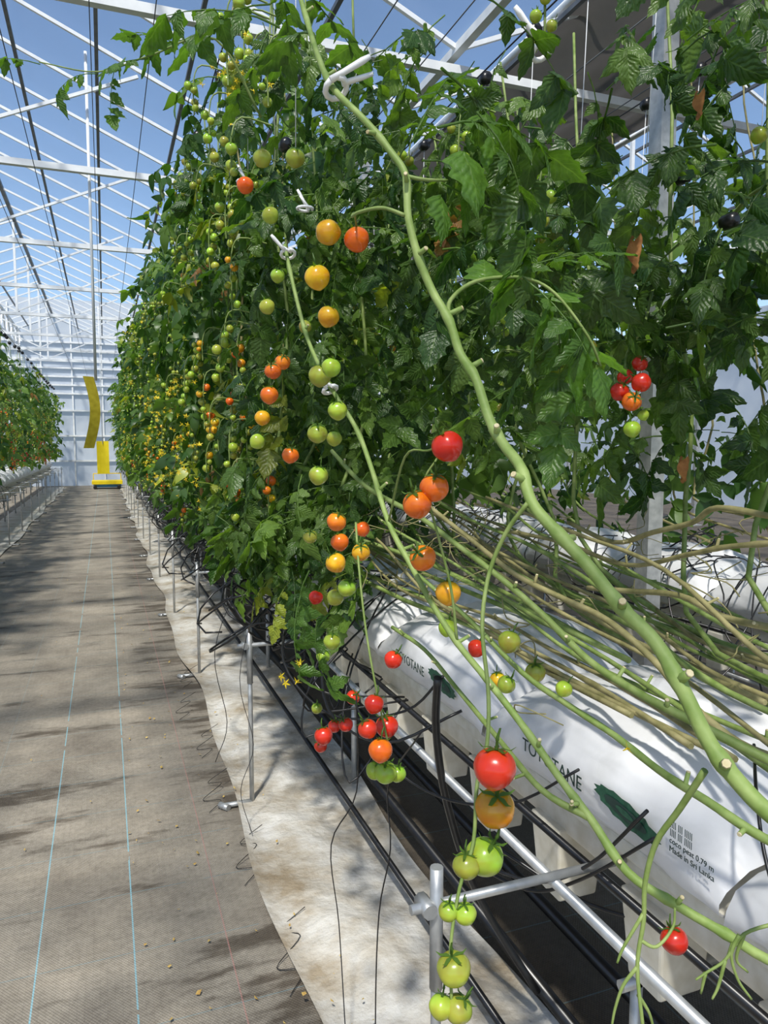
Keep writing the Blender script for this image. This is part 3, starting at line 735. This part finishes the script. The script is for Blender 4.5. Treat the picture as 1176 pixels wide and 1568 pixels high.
BIG=[((.655,.925,1.665),-30,-75,.115),((.61,.945,1.70),-40,-60,.09),((.62,.95,1.715),60,25,.09),((.69,.93,1.61),160,-65,.075),((.56,.965,1.745),-10,-40,.085),((.52,.97,1.735),30,50,.075),((.70,.95,1.64),80,-10,.08),((.46,.99,1.85),170,-70,.07),((.50,1.0,1.92),160,-60,.1),((.56,1.05,2.0),150,-65,.11)]
for i,(p,az,pi_,L_) in enumerate(BIG):
    tv,tq,tu=leaflet(18,3,1.,.36,.25,.2,i)
    R=rotmats(np.array([math.radians(az)]),np.array([math.radians(pi_)]),np.array([.3*math.sin(i*2)]),np.array([L_]))
    hl.add(tv,tq,tu,R,np.array([p]),np.array([(.095,.20,.03)]))
hl.obj('leaves','leaf',vine)
b=MB()
for c,s in (((1.02,1.1,2.13),.03),((.93,1.15,1.88),.04),((.47,1.0,1.83),.028),((1.2,1.3,1.47),.035)):
    c=Vector(c); b.grid(lambda u,v:c+Vector((s*.6*(v-.5)*math.sin(PI*(.08+.9*u)),.3*s*math.sin(v*5+u*4),-s*1.5*u+.15*s*math.sin(v*9))),8,6,0)
b.obj('dry_leaves',['dry'],vine)
b=MB()
def clip(c,ax,arm,R=.020,t=.0038):
    c=Vector(c);ax=Vector(ax).normalized();e=ax.orthogonal().normalized();g=ax.cross(e)
    b.tube([c+(e*math.cos(a/10*5.6)+g*math.sin(a/10*5.6))*R for a in range(11)],t,7,0)
    am=Vector(arm)
    b.tube([c+e*R,c+e*R+am*.3,c+e*R+am*.8,c+e*R+am],[t*1.2,t*1.0,t*1.15,t*.8],7,0)
    b.tube([c-g*R*.6,c-g*R*.6+am*.5+Vector((0,0,-.008)),c-g*R*.6+am*.8+Vector((0,0,-.012))],[t,t*.9,t*.7],6,0)
clip((.335,1.088,2.02),(.2,-.5,-.8),(.055,-.015,.035),.017,.0045)
clip((.404,1.69,1.93),(0,-.4,-.8),(-.03,0,.03),.016); clip((.43,1.45,1.61),(.2,-.4,-.8),(-.025,0,.03),.015); clip((.743,1.183,2.19),(.2,-.4,-.8),(-.05,0,.05),.02,.005)
clip((.4,2.2,2.25),(0,0,1),(-.03,0,.05)); clip((.5,1.9,2.1),(0,0,1),(-.03,0,.05))
b.obj('stem_clip',['clip'])
flowers(1,(.735,.745),(.87,.88),(1.03,1.035),8,vine,.009)
flowers(2,(.43,.47),(1.9,2.1),(.86,.9),9,vine,.012)
# ============================================================ LIGHT
w=bpy.data.worlds.new('sky'); SC.world=w; w.use_nodes=True; nt=w.node_tree
sky=nt.nodes.new('ShaderNodeTexSky')
try: sky.sky_type='NISHITA'
except Exception: pass
sky.sun_disc=False; sky.sun_elevation=math.radians(52); sky.sun_rotation=math.radians(210); sky.dust_density=.9; sky.ozone_density=2.6
bgn=nt.nodes['Background']; nt.links.new(sky.outputs[0],bgn.inputs[0]); bgn.inputs[1].default_value=.18
sd=bpy.data.lights.new('sun','SUN'); sd.energy=5.4; sd.angle=math.radians(3.0); sd.color=(1,.95,.86)
so=bpy.data.objects.new('sun',sd); bpy.context.collection.objects.link(so)
so.rotation_euler=Vector((.42,.80,-1.35)).to_track_quat('-Z','Y').to_euler(); so.location=(-3,-5,9)
try: SC.view_settings.view_transform='Standard'; SC.view_settings.look='None'
except Exception: pass
# ============================================================ CAMERA
cd=bpy.data.cameras.new('camera'); cam=bpy.data.objects.new('camera',cd); bpy.context.collection.objects.link(cam)
cd.sensor_fit='VERTICAL'; cd.sensor_height=36; cd.lens=36*1155/1600; cd.clip_start=.02; cd.clip_end=200
cam.location=(0,0,1.5); cam.rotation_euler=(math.radians(90-5.24),0,math.radians(-20.65))
SC.camera=cam
